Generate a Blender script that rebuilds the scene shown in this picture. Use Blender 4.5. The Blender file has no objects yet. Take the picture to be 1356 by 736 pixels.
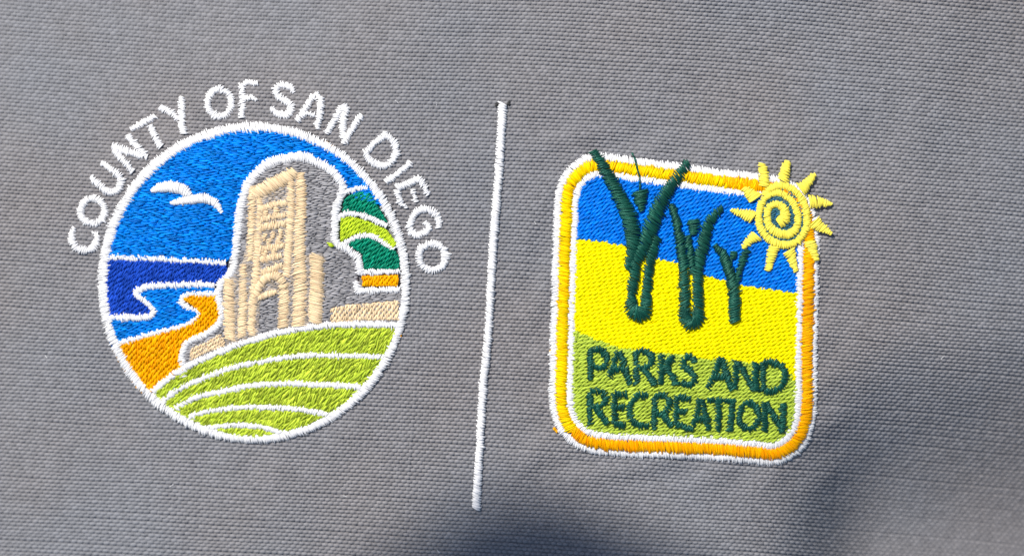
import bpy, math, random
import numpy as np
from math import radians, sin, cos, pi
from mathutils import Vector, Matrix

random.seed(7)
rng = np.random.default_rng(7)

# ------------------------------------------------------------------ units
# Cloth plan units: 1 unit = 0.15 mm on the cloth, x to the right, y downwards.
S = 0.00015
CX, CY = 678.0, 368.0
DIST = 3000.0                      # camera height above the cloth in plan units

scene = bpy.context.scene
# ------------------------------------------------------------------ camera
cam_d = bpy.data.cameras.new('camera')
cam = bpy.data.objects.new('camera', cam_d)
scene.collection.objects.link(cam)
cam.location = (0, 0, DIST * S)
cam_d.sensor_width = 36.0
cam_d.lens = 36.0 * DIST / 1356.0
cam_d.clip_start = 0.02
cam_d.clip_end = 20.0
cam_d.dof.use_dof = True
cam_d.dof.focus_distance = (DIST - 2) * S
cam_d.dof.aperture_fstop = 7.0
scene.camera = cam

# ------------------------------------------------------------------ light
SUN_DIR = Vector((-0.40, 0.50, 0.76)).normalized()      # towards the sun
world = bpy.data.worlds.new('World')
scene.world = world
world.use_nodes = True
wn = world.node_tree
for n in list(wn.nodes):
    wn.nodes.remove(n)
wo = wn.nodes.new('ShaderNodeOutputWorld')
bg = wn.nodes.new('ShaderNodeBackground')
sk = wn.nodes.new('ShaderNodeTexSky')
sk.sky_type = 'NISHITA'
sk.sun_disc = False
sk.sun_elevation = math.asin(SUN_DIR.z)
sk.sun_rotation = math.atan2(SUN_DIR.x, SUN_DIR.y)
bg.inputs['Strength'].default_value = 0.11
wn.links.new(sk.outputs[0], bg.inputs['Color'])
wn.links.new(bg.outputs[0], wo.inputs['Surface'])
sun_d = bpy.data.lights.new('sun', 'SUN')
sun_d.energy = 5.0
sun_d.angle = radians(0.7)
sun_d.color = (1.0, 0.955, 0.88)
sun = bpy.data.objects.new('sun', sun_d)
scene.collection.objects.link(sun)
sun.rotation_euler = SUN_DIR.to_track_quat('Z', 'Y').to_euler()
sun.location = SUN_DIR * 2
vs = scene.view_settings
vs.view_transform = 'Standard'
vs.look = 'None'
vs.exposure = 0.0
vs.gamma = 1.0
vs.use_curve_mapping = False


# ------------------------------------------------------------------ cloth relief
def sstep(a, b, x):
    t = np.clip((x - a) / (b - a), 0, 1)
    return t * t * (3 - 2 * t)


def relief(x, y):
    """height of the cloth above its plane, in plan units"""
    x = np.asarray(x, float)
    y = np.asarray(y, float)
    h = 0 * x
    l = np.clip(560 - x, 0, None) / 560.0
    h -= 62 * l ** 1.9
    r = np.clip(x - 860, 0, None) / 500.0
    h -= 62 * r ** 2.0
    h -= 34 * (np.clip(240 - y, 0, None) / 240.0) ** 1.6 * sstep(900, 300, x)
    # the cloth falls away gently towards the bottom
    b = np.clip(y - 230, 0, None) / 506.0
    h -= 72 * b ** 1.7
    # fold running down beside the square emblem
    xf = 1112 - 0.18 * (y - 560)
    g = sstep(430, 720, y)
    d = (x - xf)
    sg = np.where(d > 0, 0.5 + (1 / (1 + np.exp(-np.clip(d / 22.0, -30, 30))) - 0.5) * (22.0 / 30.0) * 1.0, 1 / (1 + np.exp(-np.clip(d / 30.0, -30, 30))))
    h -= 118 * g * sg
    # soft, irregular waviness of worn cloth
    h += 2.2 * np.sin(x / 61.0 + 0.6 * np.sin(y / 83.0)) * np.sin(y / 73.0 + 1.1 + 0.5 * np.sin(x / 97.0))
    h += 4.0 * np.sin(x / 140.0 + y / 210.0 + 0.7) * np.sin(y / 155.0 - x / 330.0)
    h += 0.8 * np.sin(x / 23.0 + 1.3 * np.sin(y / 31.0)) * np.sin(y / 27.0 + 0.9 * np.sin(x / 37.0))
    # long shallow pull lines across the upper left and right
    h += 3.0 * np.exp(-((y - 60 - 0.35 * (x - 200)) / 38.0) ** 2) * sstep(620, 250, x)
    h += 3.5 * np.exp(-((x - 1215 + 0.22 * (y - 200)) / 46.0) ** 2)
    # cloth gathered by the dense stitching round both emblems
    e = np.sqrt(((x - 337) / 206.0) ** 2 + ((y - 374) / 211.0) ** 2)
    th = np.arctan2(y - 374, x - 337)
    h += 1.5 * np.exp(-((e - 1.14) / 0.09) ** 2) * np.sin(th * 15 + 2 * np.sin(th * 4))
    qx = np.abs(x - 907 + 0.03 * (y - 400)) - 158
    qy = np.abs(y - 410 - 0.05 * (x - 907)) - 182
    qd = np.maximum(qx, qy)
    h += 1.6 * np.exp(-((qd - 34) / 22.0) ** 2) * np.sin((x + 1.3 * y) / 17.0 + 2 * np.sin((x - y) / 60.0))
    return h


def W(x, y, z=0.0):
    x = np.asarray(x, float)
    y = np.asarray(y, float)
    h = relief(x, y)
    if np.ndim(z) > 0:
        # stand up along the cloth's own normal, not straight up
        gx = (relief(x + 1.5, y) - h) / 1.5
        gy = (relief(x, y + 1.5) - h) / 1.5
        nl = 1 / np.sqrt(1 + gx * gx + gy * gy)
        x = x - gx * nl * z
        y = y - gy * nl * z
        z = z * nl
    k = (DIST - h) / DIST
    return np.stack([(x - CX) * S * k, (CY - y) * S * k, (h + z) * S], axis=-1)


# ------------------------------------------------------------------ materials
def new_mat(name):
    m = bpy.data.materials.new(name)
    m.use_nodes = True
    nt = m.node_tree
    b = nt.nodes.get('Principled BSDF')
    return m, nt, b


def thread_mat(name, col, col2=None, rough=0.42, spec=0.45, var=0.16, sheen=0.0, tint=0.88):
    """embroidery thread: every stitch gets its own slight tone, fine fibres run along it"""
    m, nt, b = new_mat(name)
    N, L = nt.nodes, nt.links
    geo = N.new('ShaderNodeNewGeometry')
    uv = N.new('ShaderNodeUVMap')
    uv.uv_map = 'UVMap'
    mr = N.new('ShaderNodeMapRange')
    mr.inputs['To Min'].default_value = 1.0 - var
    mr.inputs['To Max'].default_value = 1.0 + var * 0.45
    L.new(geo.outputs['Random Per Island'], mr.inputs['Value'])
    mix = N.new('ShaderNodeMix')
    mix.data_type = 'RGBA'
    mix.inputs['A'].default_value = (*col, 1)
    c2 = col2 or tuple(c * 0.86 for c in col)
    mix.inputs['B'].default_value = (*c2, 1)
    nz = N.new('ShaderNodeTexNoise')
    nz.inputs['Scale'].default_value = 260.0
    nz.inputs['Detail'].default_value = 1.0
    tc = N.new('ShaderNodeTexCoord')
    L.new(tc.outputs['Object'], nz.inputs['Vector'])
    fm = N.new('ShaderNodeMath')
    fm.operation = 'MULTIPLY_ADD'
    fm.inputs[1].default_value = 7.31
    fm.inputs[2].default_value = 0.0
    L.new(geo.outputs['Random Per Island'], fm.inputs[0])
    fr = N.new('ShaderNodeMath')
    fr.operation = 'FRACT'
    L.new(fm.outputs[0], fr.inputs[0])
    av = N.new('ShaderNodeMath')
    av.operation = 'MULTIPLY'
    L.new(fr.outputs[0], av.inputs[0])
    L.new(nz.outputs['Fac'], av.inputs[1])
    dbl = N.new('ShaderNodeMath')
    dbl.operation = 'MULTIPLY'
    dbl.use_clamp = True
    dbl.inputs[1].default_value = 2.0
    L.new(av.outputs[0], dbl.inputs[0])
    L.new(dbl.outputs[0], mix.inputs['Factor'])
    mul = N.new('ShaderNodeMix')
    mul.data_type = 'RGBA'
    mul.blend_type = 'MULTIPLY'
    mul.inputs['Factor'].default_value = 1.0
    L.new(mix.outputs['Result'], mul.inputs['A'])
    L.new(mr.outputs['Result'], mul.inputs['B'])
    L.new(mul.outputs['Result'], b.inputs['Base Color'])
    b.inputs['Roughness'].default_value = rough
    b.inputs['Specular IOR Level'].default_value = spec
    mx = max(max(col), 0.05)
    b.inputs['Specular Tint'].default_value = (*[min(1, 1 - tint + tint * c / mx) for c in col], 1)
    b.inputs['Sheen Weight'].default_value = sheen
    b.inputs['Sheen Roughness'].default_value = 0.4
    # twisted fibres
    mp = N.new('ShaderNodeMapping')
    mp.inputs['Scale'].default_value = (0.55, 3.0, 1.0)
    mp.inputs['Rotation'].default_value = (0, 0, 0.35)
    L.new(uv.outputs['UV'], mp.inputs['Vector'])
    fz = N.new('ShaderNodeTexNoise')
    fz.inputs['Scale'].default_value = 1.6
    fz.inputs['Detail'].default_value = 2.0
    L.new(mp.outputs['Vector'], fz.inputs['Vector'])
    bp = N.new('ShaderNodeBump')
    bp.inputs['Strength'].default_value = 0.55
    bp.inputs['Distance'].default_value = 0.00008
    L.new(fz.outputs['Fac'], bp.inputs['Height'])
    L.new(bp.outputs['Normal'], b.inputs['Normal'])
    return m


M = {
    'white':  thread_mat('white_thread', (0.86, 0.85, 0.84), (0.80, 0.79, 0.80), var=0.08, spec=0.3),
    'sky':    thread_mat('bright_blue_thread', (0.0, 0.26, 0.84), (0.0, 0.17, 0.68), var=0.45, spec=0.7, rough=0.33),
    'sea':    thread_mat('deep_blue_thread', (0.016, 0.085, 0.56), (0.01, 0.06, 0.42), var=0.35),
    'sand':   thread_mat('golden_orange_thread', (0.97, 0.46, 0.0), (0.95, 0.36, 0.0), var=0.2, spec=0.5, rough=0.38),
    'tan':    thread_mat('tan_thread', (0.88, 0.68, 0.43), (0.82, 0.60, 0.36), var=0.25),
    'stone':  thread_mat('dull_stone_thread', (0.50, 0.42, 0.33), (0.38, 0.33, 0.29), var=0.35),
    'grey':   thread_mat('silver_grey_thread', (0.39, 0.38, 0.39), (0.22, 0.215, 0.225), var=0.35, spec=0.6),
    'hill':   thread_mat('leaf_green_thread', (0.56, 0.68, 0.055), (0.36, 0.48, 0.03), var=0.5, spec=0.8, rough=0.36),
    'lime':   thread_mat('lime_thread', (0.56, 0.72, 0.03), (0.44, 0.60, 0.03), var=0.3),
    'teal':   thread_mat('emerald_thread', (0.002, 0.24, 0.14), (0.002, 0.16, 0.09), var=0.5, spec=0.7, rough=0.35),
    'blue2':  thread_mat('square_blue_thread', (0.0, 0.20, 0.80), (0.0, 0.16, 0.70), var=0.3, spec=0.6, rough=0.36),
    'yellow': thread_mat('bright_yellow_thread', (0.96, 0.84, 0.0), (0.95, 0.80, 0.0), var=0.08, spec=0.3),
    'grass':  thread_mat('grass_green_thread', (0.47, 0.60, 0.065), (0.38, 0.50, 0.05), var=0.22),
    'dark':   thread_mat('dark_green_thread', (0.006, 0.068, 0.046), (0.004, 0.042, 0.03), var=0.45, rough=0.36, spec=0.6, tint=0.7),
    'sunyel': thread_mat('pale_yellow_thread', (0.97, 0.84, 0.11), (0.96, 0.79, 0.09), var=0.12),
    'teal2':  thread_mat('grey_teal_thread', (0.05, 0.16, 0.19), (0.04, 0.12, 0.16)),
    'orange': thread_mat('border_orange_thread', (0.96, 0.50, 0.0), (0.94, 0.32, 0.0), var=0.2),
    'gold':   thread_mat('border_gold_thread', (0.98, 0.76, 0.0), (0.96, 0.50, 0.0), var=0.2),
    'black':  thread_mat('black_thread', (0.03, 0.03, 0.03)),
}


def yarn_mat(name, col, var):
    m, nt, b = new_mat(name)
    N, L = nt.nodes, nt.links
    geo = N.new('ShaderNodeNewGeometry')
    mr = N.new('ShaderNodeMapRange')
    mr.inputs['To Min'].default_value = 1.0 - var
    mr.inputs['To Max'].default_value = 1.0 + var
    L.new(geo.outputs['Random Per Island'], mr.inputs['Value'])
    tc = N.new('ShaderNodeTexCoord')
    nz = N.new('ShaderNodeTexNoise')
    nz.inputs['Scale'].default_value = 3200.0
    nz.inputs['Detail'].default_value = 3.0
    L.new(tc.outputs['Object'], nz.inputs['Vector'])
    big = N.new('ShaderNodeTexNoise')
    big.inputs['Scale'].default_value = 22.0
    big.inputs['Detail'].default_value = 2.0
    L.new(tc.outputs['Object'], big.inputs['Vector'])
    cr = N.new('ShaderNodeValToRGB')
    cr.color_ramp.elements[0].position = 0.35
    cr.color_ramp.elements[0].color = (col[0] * 0.97, col[1] * 0.995, col[2] * 1.03, 1)
    cr.color_ramp.elements[1].position = 0.65
    cr.color_ramp.elements[1].color = (col[0] * 1.04, col[1] * 0.99, col[2] * 0.96, 1)
    L.new(big.outputs['Fac'], cr.inputs['Fac'])
    m2 = N.new('ShaderNodeMapRange')
    m2.inputs['To Min'].default_value = 0.84
    m2.inputs['To Max'].default_value = 1.16
    L.new(nz.outputs['Fac'], m2.inputs['Value'])
    ma = N.new('ShaderNodeMath')
    ma.operation = 'MULTIPLY'
    L.new(mr.outputs['Result'], ma.inputs[0])
    L.new(m2.outputs['Result'], ma.inputs[1])
    mul = N.new('ShaderNodeMix')
    mul.data_type = 'RGBA'
    mul.blend_type = 'MULTIPLY'
    mul.inputs['Factor'].default_value = 1.0
    L.new(cr.outputs['Color'], mul.inputs['A'])
    L.new(ma.outputs[0], mul.inputs['B'])
    L.new(mul.outputs['Result'], b.inputs['Base Color'])
    b.inputs['Roughness'].default_value = 0.75
    b.inputs['Specular IOR Level'].default_value = 0.3
    b.inputs['Sheen Weight'].default_value = 0.05
    bp = N.new('ShaderNodeBump')
    bp.inputs['Strength'].default_value = 0.4
    bp.inputs['Distance'].default_value = 0.00006
    L.new(nz.outputs['Fac'], bp.inputs['Height'])
    L.new(bp.outputs['Normal'], b.inputs['Normal'])
    return m


GREY = (0.222, 0.221, 0.232)
M['weft'] = yarn_mat('weft_yarn_grey', GREY, 0.11)
M['warp'] = yarn_mat('warp_yarn_grey', tuple(c * 0.85 for c in GREY), 0.12)
M['cloth'] = yarn_mat('cloth_grey', tuple(c * 0.9 for c in GREY), 0.0)


# ------------------------------------------------------------------ mesh helpers
def mesh_object(name, V, F, mat, parent=None, uv=None, kind=None, label=None):
    """V (n,3) array, F (m,4) array of quads"""
    me = bpy.data.meshes.new(name)
    V = np.ascontiguousarray(V, dtype=np.float32).reshape(-1, 3)
    F = np.ascontiguousarray(F, dtype=np.int32).reshape(-1, 4)
    me.vertices.add(len(V))
    me.vertices.foreach_set('co', V.ravel())
    me.loops.add(F.size)
    me.loops.foreach_set('vertex_index', F.ravel())
    me.polygons.add(len(F))
    me.polygons.foreach_set('loop_start', np.arange(0, F.size, 4, dtype=np.int32))
    me.polygons.foreach_set('use_smooth', np.ones(len(F), dtype=bool))
    if uv is not None:
        ul = me.uv_layers.new(name='UVMap')
        ul.data.foreach_set('uv', np.ascontiguousarray(uv[F.ravel()], dtype=np.float32).ravel())
    me.update(calc_edges=True)
    me.validate()
    if isinstance(mat, str):
        mat = M[mat]
    me.materials.append(mat)
    o = bpy.data.objects.new(name, me)
    scene.collection.objects.link(o)
    if parent is not None:
        o.parent = parent
    if kind:
        o['kind'] = kind
    if label:
        o['label'] = label
    return o


def thing(name, label, cat, group=None):
    o = bpy.data.objects.new(name, None)
    scene.collection.objects.link(o)
    o.empty_display_size = 0.01
    o['label'] = label
    o['category'] = cat
    if group:
        o['group'] = group
    return o


class Stitches:
    """collects single stitches (a -> b, base height z, arch height h, thread radius r)"""
    NS, NC = 5, 5

    def __init__(self):
        self.a, self.b, self.z, self.h, self.r, self.p = [], [], [], [], [], []

    def add(self, a, b, z, h, r, p=0.5):
        self.a.append(a); self.b.append(b); self.z.append(z)
        self.h.append(h); self.r.append(r); self.p.append(p)

    def build(self, name, mat, parent=None, **kw):
        a = np.array(self.a); b = np.array(self.b)
        n = len(a)
        z = np.array(self.z)[:, None]; h = np.array(self.h)[:, None]
        r = np.array(self.r)[:, None, None]; p = np.array(self.p)[:, None]
        ns, nc = self.NS, self.NC
        t = np.linspace(0, 1, ns + 1)
        t = 0.5 - 0.5 * np.cos(t * pi) * (0.8) - 0.0
        t = (t - t[0]) / (t[-1] - t[0])
        T = t[None, :]
        d = b - a
        ln = np.linalg.norm(d, axis=1) + 1e-6
        u = d / ln[:, None]
        nv = np.stack([-u[:, 1], u[:, 0]], axis=1)
        # slight sideways bow so threads do not look ruled
        bow = rng.normal(0, 0.28, n)[:, None] * np.sin(T * pi)
        cx = a[:, None, 0] + d[:, None, 0] * T + nv[:, None, 0] * bow
        cy = a[:, None, 1] + d[:, None, 1] * T + nv[:, None, 1] * bow
        arch = np.power(np.clip(4 * T * (1 - T), 0, 1), p)
        cz = z + h * arch
        # thread gets a little thinner where it dives into the cloth
        taper = 0.62 + 0.38 * np.power(np.clip(4 * T * (1 - T), 0, 1), 0.4)
        ph = np.linspace(-0.05 * pi, 1.05 * pi, nc)
        co, si = np.cos(ph), np.sin(ph)
        R = r * taper[:, :, None]
        X = cx[:, :, None] + nv[:, None, None, 0] * co * R
        Y = cy[:, :, None] + nv[:, None, None, 1] * co * R
        Z = cz[:, :, None] + si * R * 0.95
        P = W(X, Y, Z).reshape(-1, 3)
        uvx = np.broadcast_to((T * ln[:, None])[:, :, None] + rng.uniform(0, 50, n)[:, None, None], X.shape)
        uvy = np.broadcast_to(ph[None, None, :] + rng.uniform(0, 50, n)[:, None, None], X.shape)
        UV = np.stack([uvx, uvy], -1).reshape(-1, 2)
        base = (np.arange(n) * (ns + 1) * nc)[:, None, None]
        i = np.arange(ns)[None, :, None]; j = np.arange(nc - 1)[None, None, :]
        v0 = base + i * nc + j
        F = np.stack([v0, v0 + nc, v0 + nc + 1, v0 + 1], -1).reshape(-1, 4)
        return mesh_object(name, P, F, mat, parent, UV, **kw)


def smooth_path(pts, closed=False, step=1.0):
    """Catmull-Rom through the points, resampled evenly"""
    P = np.array(pts, float)
    n = len(P)
    if n == 2:
        L = np.linalg.norm(P[1] - P[0])
        m = max(2, int(L / step) + 1)
        t = np.linspace(0, 1, m)[:, None]
        return P[0] + (P[1] - P[0]) * t
    out = []
    segs = n if closed else n - 1
    for i in range(segs):
        if closed:
            p0, p1, p2, p3 = P[(i - 1) % n], P[i], P[(i + 1) % n], P[(i + 2) % n]
        else:
            p0 = P[i - 1] if i > 0 else 2 * P[0] - P[1]
            p1, p2 = P[i], P[i + 1]
            p3 = P[i + 2] if i + 2 < n else 2 * P[-1] - P[-2]
        t = np.linspace(0, 1, 16, endpoint=False)[:, None]
        out.append(0.5 * ((2 * p1) + (-p0 + p2) * t + (2 * p0 - 5 * p1 + 4 * p2 - p3) * t ** 2 + (-p0 + 3 * p1 - 3 * p2 + p3) * t ** 3))
    out = np.concatenate(out)
    out = np.vstack([out, P[0] if closed else P[-1]])
    s = np.concatenate([[0], np.cumsum(np.linalg.norm(np.diff(out, axis=0), axis=1))])
    m = max(2, int(s[-1] / step) + 1)
    q = np.linspace(0, s[-1], m)
    return np.stack([np.interp(q, s, out[:, 0]), np.interp(q, s, out[:, 1])], 1)


def satin(st, pts, width, closed=False, z=0.6, lift=0.26, pitch=1.75, r=1.25, slant=0.25, jit=0.55, grow=1.0, lift_max=4.5):
    """satin column: threads laid side by side across a path. width is a number or one value per point"""
    path = smooth_path(pts, closed)
    s = np.concatenate([[0], np.cumsum(np.linalg.norm(np.diff(path, axis=0), axis=1))])
    L = s[-1]
    if np.ndim(width) == 0:
        wf = lambda q: float(width)
    else:
        wk = np.array(width, float)
        pk = np.array(pts, float)
        sk_ = np.concatenate([[0], np.cumsum(np.linalg.norm(np.diff(pk, axis=0), axis=1))])
        if closed:
            sk_ = sk_ / (sk_[-1] + np.linalg.norm(pk[0] - pk[-1])) * L
        else:
            sk_ = sk_ / sk_[-1] * L
        if len(wk) != len(sk_):
            wk = np.interp(np.linspace(0, 1, len(sk_)), np.linspace(0, 1, len(wk)), wk)
        wf = lambda q: float(np.interp(q, sk_, wk))
    pitch *= 0.72
    lean = random.choice((-1, 1)) * slant * 0.35
    n = max(2, int(L / pitch))
    for i in range(n):
        q = (i + 0.5) / n * L + random.uniform(-0.25, 0.25)
        q = min(max(q, 0), L)
        x = np.interp(q, s, path[:, 0]); y = np.interp(q, s, path[:, 1])
        q2, q1 = min(q + 2.0, L), max(q - 2.0, 0)
        tx = np.interp(q2, s, path[:, 0]) - np.interp(q1, s, path[:, 0])
        ty = np.interp(q2, s, path[:, 1]) - np.interp(q1, s, path[:, 1])
        tl = math.hypot(tx, ty) + 1e-9
        tx, ty = tx / tl, ty / tl
        nx, ny = -ty, tx
        w = wf(q) + grow
        w1 = w * 0.5 + random.gauss(0, jit)
        w2 = w * 0.5 + random.gauss(0, jit)
        sl = lean * w + (0.5 if i % 2 else -0.5) * min(1.3, slant * 3) + random.gauss(0, 0.25)
        a = (x + nx * w1 + tx * sl, y + ny * w1 + ty * sl)
        b = (x - nx * w2 - tx * sl, y - ny * w2 - ty * sl)
        hh = min(w * lift, lift_max) * random.uniform(0.8, 1.12)
        st.add(a, b, z + random.uniform(-0.25, 0.25), hh, r * random.uniform(0.72, 1.12), 0.5)
    return path


def fill(st, poly, ang, pitch=2.1, length=13.0, z=1.0, lift=1.5, r=1.3, frac=0.37, jit=1.0, edge=0.7, angjit=0.035, under=True, deep=1):
    """tatami fill of a closed outline: parallel rows of stitches, each row offset from the last"""
    P = np.array(poly, float)
    c, s_ = cos(radians(ang)), -sin(radians(ang))      # ang counter-clockwise as seen, y points down
    U = P[:, 0] * c + P[:, 1] * s_
    Vv = -P[:, 0] * s_ + P[:, 1] * c
    layers = [(pitch, length, z, lift, r)]
    if under:
        layers.insert(0, (pitch * 1.15, length * 1.6, z - 1.1, lift * 0.3, r * 1.15))
    for (pi_, le, zz, li, rr) in layers:
        v = Vv.min() + pi_ * 0.5
        k = 0
        while v < Vv.max():
            xs = []
            n = len(U)
            for i in range(n):
                v1, v2 = Vv[i], Vv[(i + 1) % n]
                if (v1 <= v) != (v2 <= v):
                    t = (v - v1) / (v2 - v1)
                    xs.append(U[i] + (U[(i + 1) % n] - U[i]) * t)
            xs.sort()
            for j in range(0, len(xs) - 1, 2):
                u0, u1 = xs[j] - random.uniform(-edge * 0.3, edge), xs[j + 1] + random.uniform(-edge * 0.3, edge)
                if u1 - u0 < 1.5:
                    continue
                off = ((k * frac) % 1.0) * le
                first = math.floor((u0 - off) / le) * le + off
                cuts = [u0]
                q = first + le
                while q < u1:
                    cuts.append(q + random.gauss(0, jit))
                    q += le
                cuts.append(u1)
                cuts = [cc for cc in cuts if u0 <= cc <= u1]
                cl = [cuts[0]]
                for cc in cuts[1:]:
                    if cc - cl[-1] > 2.6:
                        cl.append(cc)
                if cl[-1] < u1:
                    if len(cl) > 1:
                        cl[-1] = u1
                    else:
                        cl.append(u1)
                for m_ in range(len(cl) - 1):
                    a0, a1 = cl[m_], cl[m_ + 1]
                    dv = random.gauss(0, angjit) * (a1 - a0)
                    va, vb = v - dv, v + dv
                    pa = (a0 * c - va * s_, a0 * s_ + va * c)
                    pb = (a1 * c - vb * s_, a1 * s_ + vb * c)
                    if k % deep:
                        st.add(pa, pb, zz + 0.5, li * random.uniform(0.45, 0.7), rr * random.uniform(0.95, 1.15), 0.5)
                        continue
                    st.add(pa, pb, zz - 0.9, li * random.uniform(0.8, 1.25) * min(1, (a1 - a0) / 7.0 + 0.35) + 0.9, rr * random.uniform(0.88, 1.12), 0.38)
            v += pi_ * random.uniform(0.94, 1.06)
            k += 1


def zc(x0, y0, s, pts):
    """detail-sheet coordinates -> cloth plan coordinates"""
    return [(x0 + x / s, y0 + y / s) for (x, y) in pts]


def ell(cx, cy, rx, ry, n=64, a0=0.0, a1=360.0):
    return [(cx + rx * cos(radians(a0 + (a1 - a0) * i / n)), cy + ry * sin(radians(a0 + (a1 - a0) * i / n))) for i in range(n)]


# ------------------------------------------------------------------ woven cloth
XA, XB, YA, YB = -150.0, 1506.0, -130.0, 866.0


def weave_xy(u, v):
    """straight thread coordinates -> where the thread lies on the cloth plan"""
    # weft rows sag slightly to the right, more so at both ends
    t = (u - 600.0)
    g = 0.045 * t + 0.00006 * np.clip(t, 0, None) ** 2 * 0.75 - 0.00003 * np.clip(-t, 0, None) ** 2
    y = v + g + 2.2 * np.sin(u / 170.0 + v / 260.0) + 0.6 * np.sin(u / 43.0 + v / 37.0)
    k = -0.065 - 0.10 * sstep(420, 60, u) * sstep(250, 700, v)
    x = u + k * (v - 368.0) + 1.6 * np.sin(v / 120.0 + u / 190.0) + 0.5 * np.sin(v / 33.0 + u / 51.0)
    return x, y


def inside_emblems(x, y):
    e = ((x - 337) / 196.0) ** 2 + ((y - 374) / 201.0) ** 2 < 1
    q = (x > 762 + 0.03 * (300 - y)) & (x < 1054) & (y > 240 + 0.05 * (x - 800)) & (y < 575)
    q2 = (x > 745) & (x < 1066) & (y > 275) & (y < 560)
    return e | q | q2


def build_weave(parent):
    PU, PV = 3.8, 4.95
    nu = int((XB - XA + 360) / PU); nv_ = int((YB - YA + 300) / PV)
    iu, iv = np.meshgrid(np.arange(nu), np.arange(nv_))
    u = XA - 180 + iu * PU; v = YA - 150 + iv * PV
    # yarn irregularity: thick and thin places along each yarn
    rv = rng.normal(0, 0.30, nv_)[iv]; ru = rng.normal(0, 0.26, nu)[iu]
    u = u + ru; v = v + rv
    x0, y0 = weave_xy(u, v)
    keep = (x0 > XA) & (x0 < XB) & (y0 > YA) & (y0 < YB) & ~inside_emblems(x0, y0)
    par = (iu + iv) % 2 == 0
    for which, nm, mat in ((True, 'weft_yarn', 'weft'), (False, 'warp_yarn', 'warp')):
        m = keep & (par if which else ~par)
        uu, vv = u[m], v[m]
        n = len(uu)
        thick = rng.normal(1.0, 0.09, n)
        if which:
            ts = np.array([-1.0, -0.5, 0.5, 1.0]); cs = np.array([-1.0, -0.42, 0.42, 1.0])
            lz = np.array([-1.1, 0.5, 0.5, -1.1]); cw = np.array([-1.5, 0.3, 0.3, -1.5])
            DU = ts[None, :, None] * PU * 0.98 * np.ones((n, 1, 4))
            DV = cs[None, None, :] * (PV * 0.48) * thick[:, None, None] * np.array([0.80, 1.0, 1.0, 0.80])[None, :, None]
            Z = lz[None, :, None] + cw[None, None, :]
            nt_, nc_ = 4, 4
        else:
            ts = np.array([-1.0, 0.0, 1.0]); cs = np.array([-1.0, 0.0, 1.0])
            lz = np.array([-1.9, -0.25, -1.9]); cw = np.array([-1.0, 0.3, -1.0])
            DU = cs[None, None, :] * (PU * 0.47) * thick[:, None, None] * np.array([0.8, 1, 0.8])[None, :, None]
            DV = ts[None, :, None] * PV * 0.78 * np.ones((n, 1, 3))
            Z = lz[None, :, None] + cw[None, None, :]
            nt_, nc_ = 3, 3
        Z = Z * rng.normal(1.0, 0.08, n)[:, None, None] + rng.normal(0, 0.12, n)[:, None, None]
        X, Y = weave_xy(uu[:, None, None] + DU, vv[:, None, None] + DV)
        P = W(X, Y, Z).reshape(-1, 3)
        base = (np.arange(n) * nt_ * nc_)[:, None, None]
        i = np.arange(nt_ - 1)[None, :, None]; j = np.arange(nc_ - 1)[None, None, :]
        v0 = base + i * nc_ + j
        if which:
            F = np.stack([v0, v0 + 1, v0 + nc_ + 1, v0 + nc_], -1).reshape(-1, 4)
        else:
            F = np.stack([v0, v0 + nc_, v0 + nc_ + 1, v0 + 1], -1).reshape(-1, 4)
        # make faces look up
        p = P[F[0]]
        if np.cross(p[1] - p[0], p[3] - p[0])[2] < 0:
            F = F[:, ::-1]
        mesh_object(nm, P, F, mat, parent, None, kind='stuff')


def build_cloth():
    gx = np.concatenate([np.linspace(-900, XA, 12, endpoint=False), np.arange(XA, XB, 9.0), np.linspace(XB, 2300, 12)])
    gy = np.concatenate([np.linspace(-700, YA, 10, endpoint=False), np.arange(YA, YB, 9.0), np.linspace(YB, 1500, 10)])
    X, Y = np.meshgrid(gx, gy)
    P = W(X, Y, np.full(X.shape, -1.9)).reshape(-1, 3)
    nx, ny = len(gx), len(gy)
    i, j = np.meshgrid(np.arange(ny - 1), np.arange(nx - 1), indexing='ij')
    v0 = i * nx + j
    F = np.stack([v0, v0 + nx, v0 + nx + 1, v0 + 1], -1).reshape(-1, 4)
    o = mesh_object('cloth', P, F, 'cloth', None, None, kind='structure')
    o['label'] = 'grey plain woven cloth carrying the embroidery'
    build_weave(o)
    return o


build_cloth()
lint = Stitches()
for (x, y, a, l) in [(523, 133, 0.9, 5), (579, 136, 2.0, 3), (707, 293, 1.2, 4), (776, 674, 0.8, 4.5), (579, 727, 0.9, 4.5), (1165, 118, 0.3, 6), (230, 640, 2.4, 5), (60, 470, 1.0, 4), (1250, 470, 2.6, 5), (455, 655, 0.4, 4)]:
    px_, py_ = x, y
    for k in range(3):
        a2 = a + random.uniform(-0.5, 0.5)
        qx_, qy_ = px_ + l * 0.45 * cos(a2), py_ + l * 0.45 * sin(a2)
        lint.add((px_, py_), (qx_, qy_), 1.0, 0.4, 0.35)
        px_, py_ = qx_, qy_
lint.build('lint', 'white', scene.objects['cloth'], kind='stuff')

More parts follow.
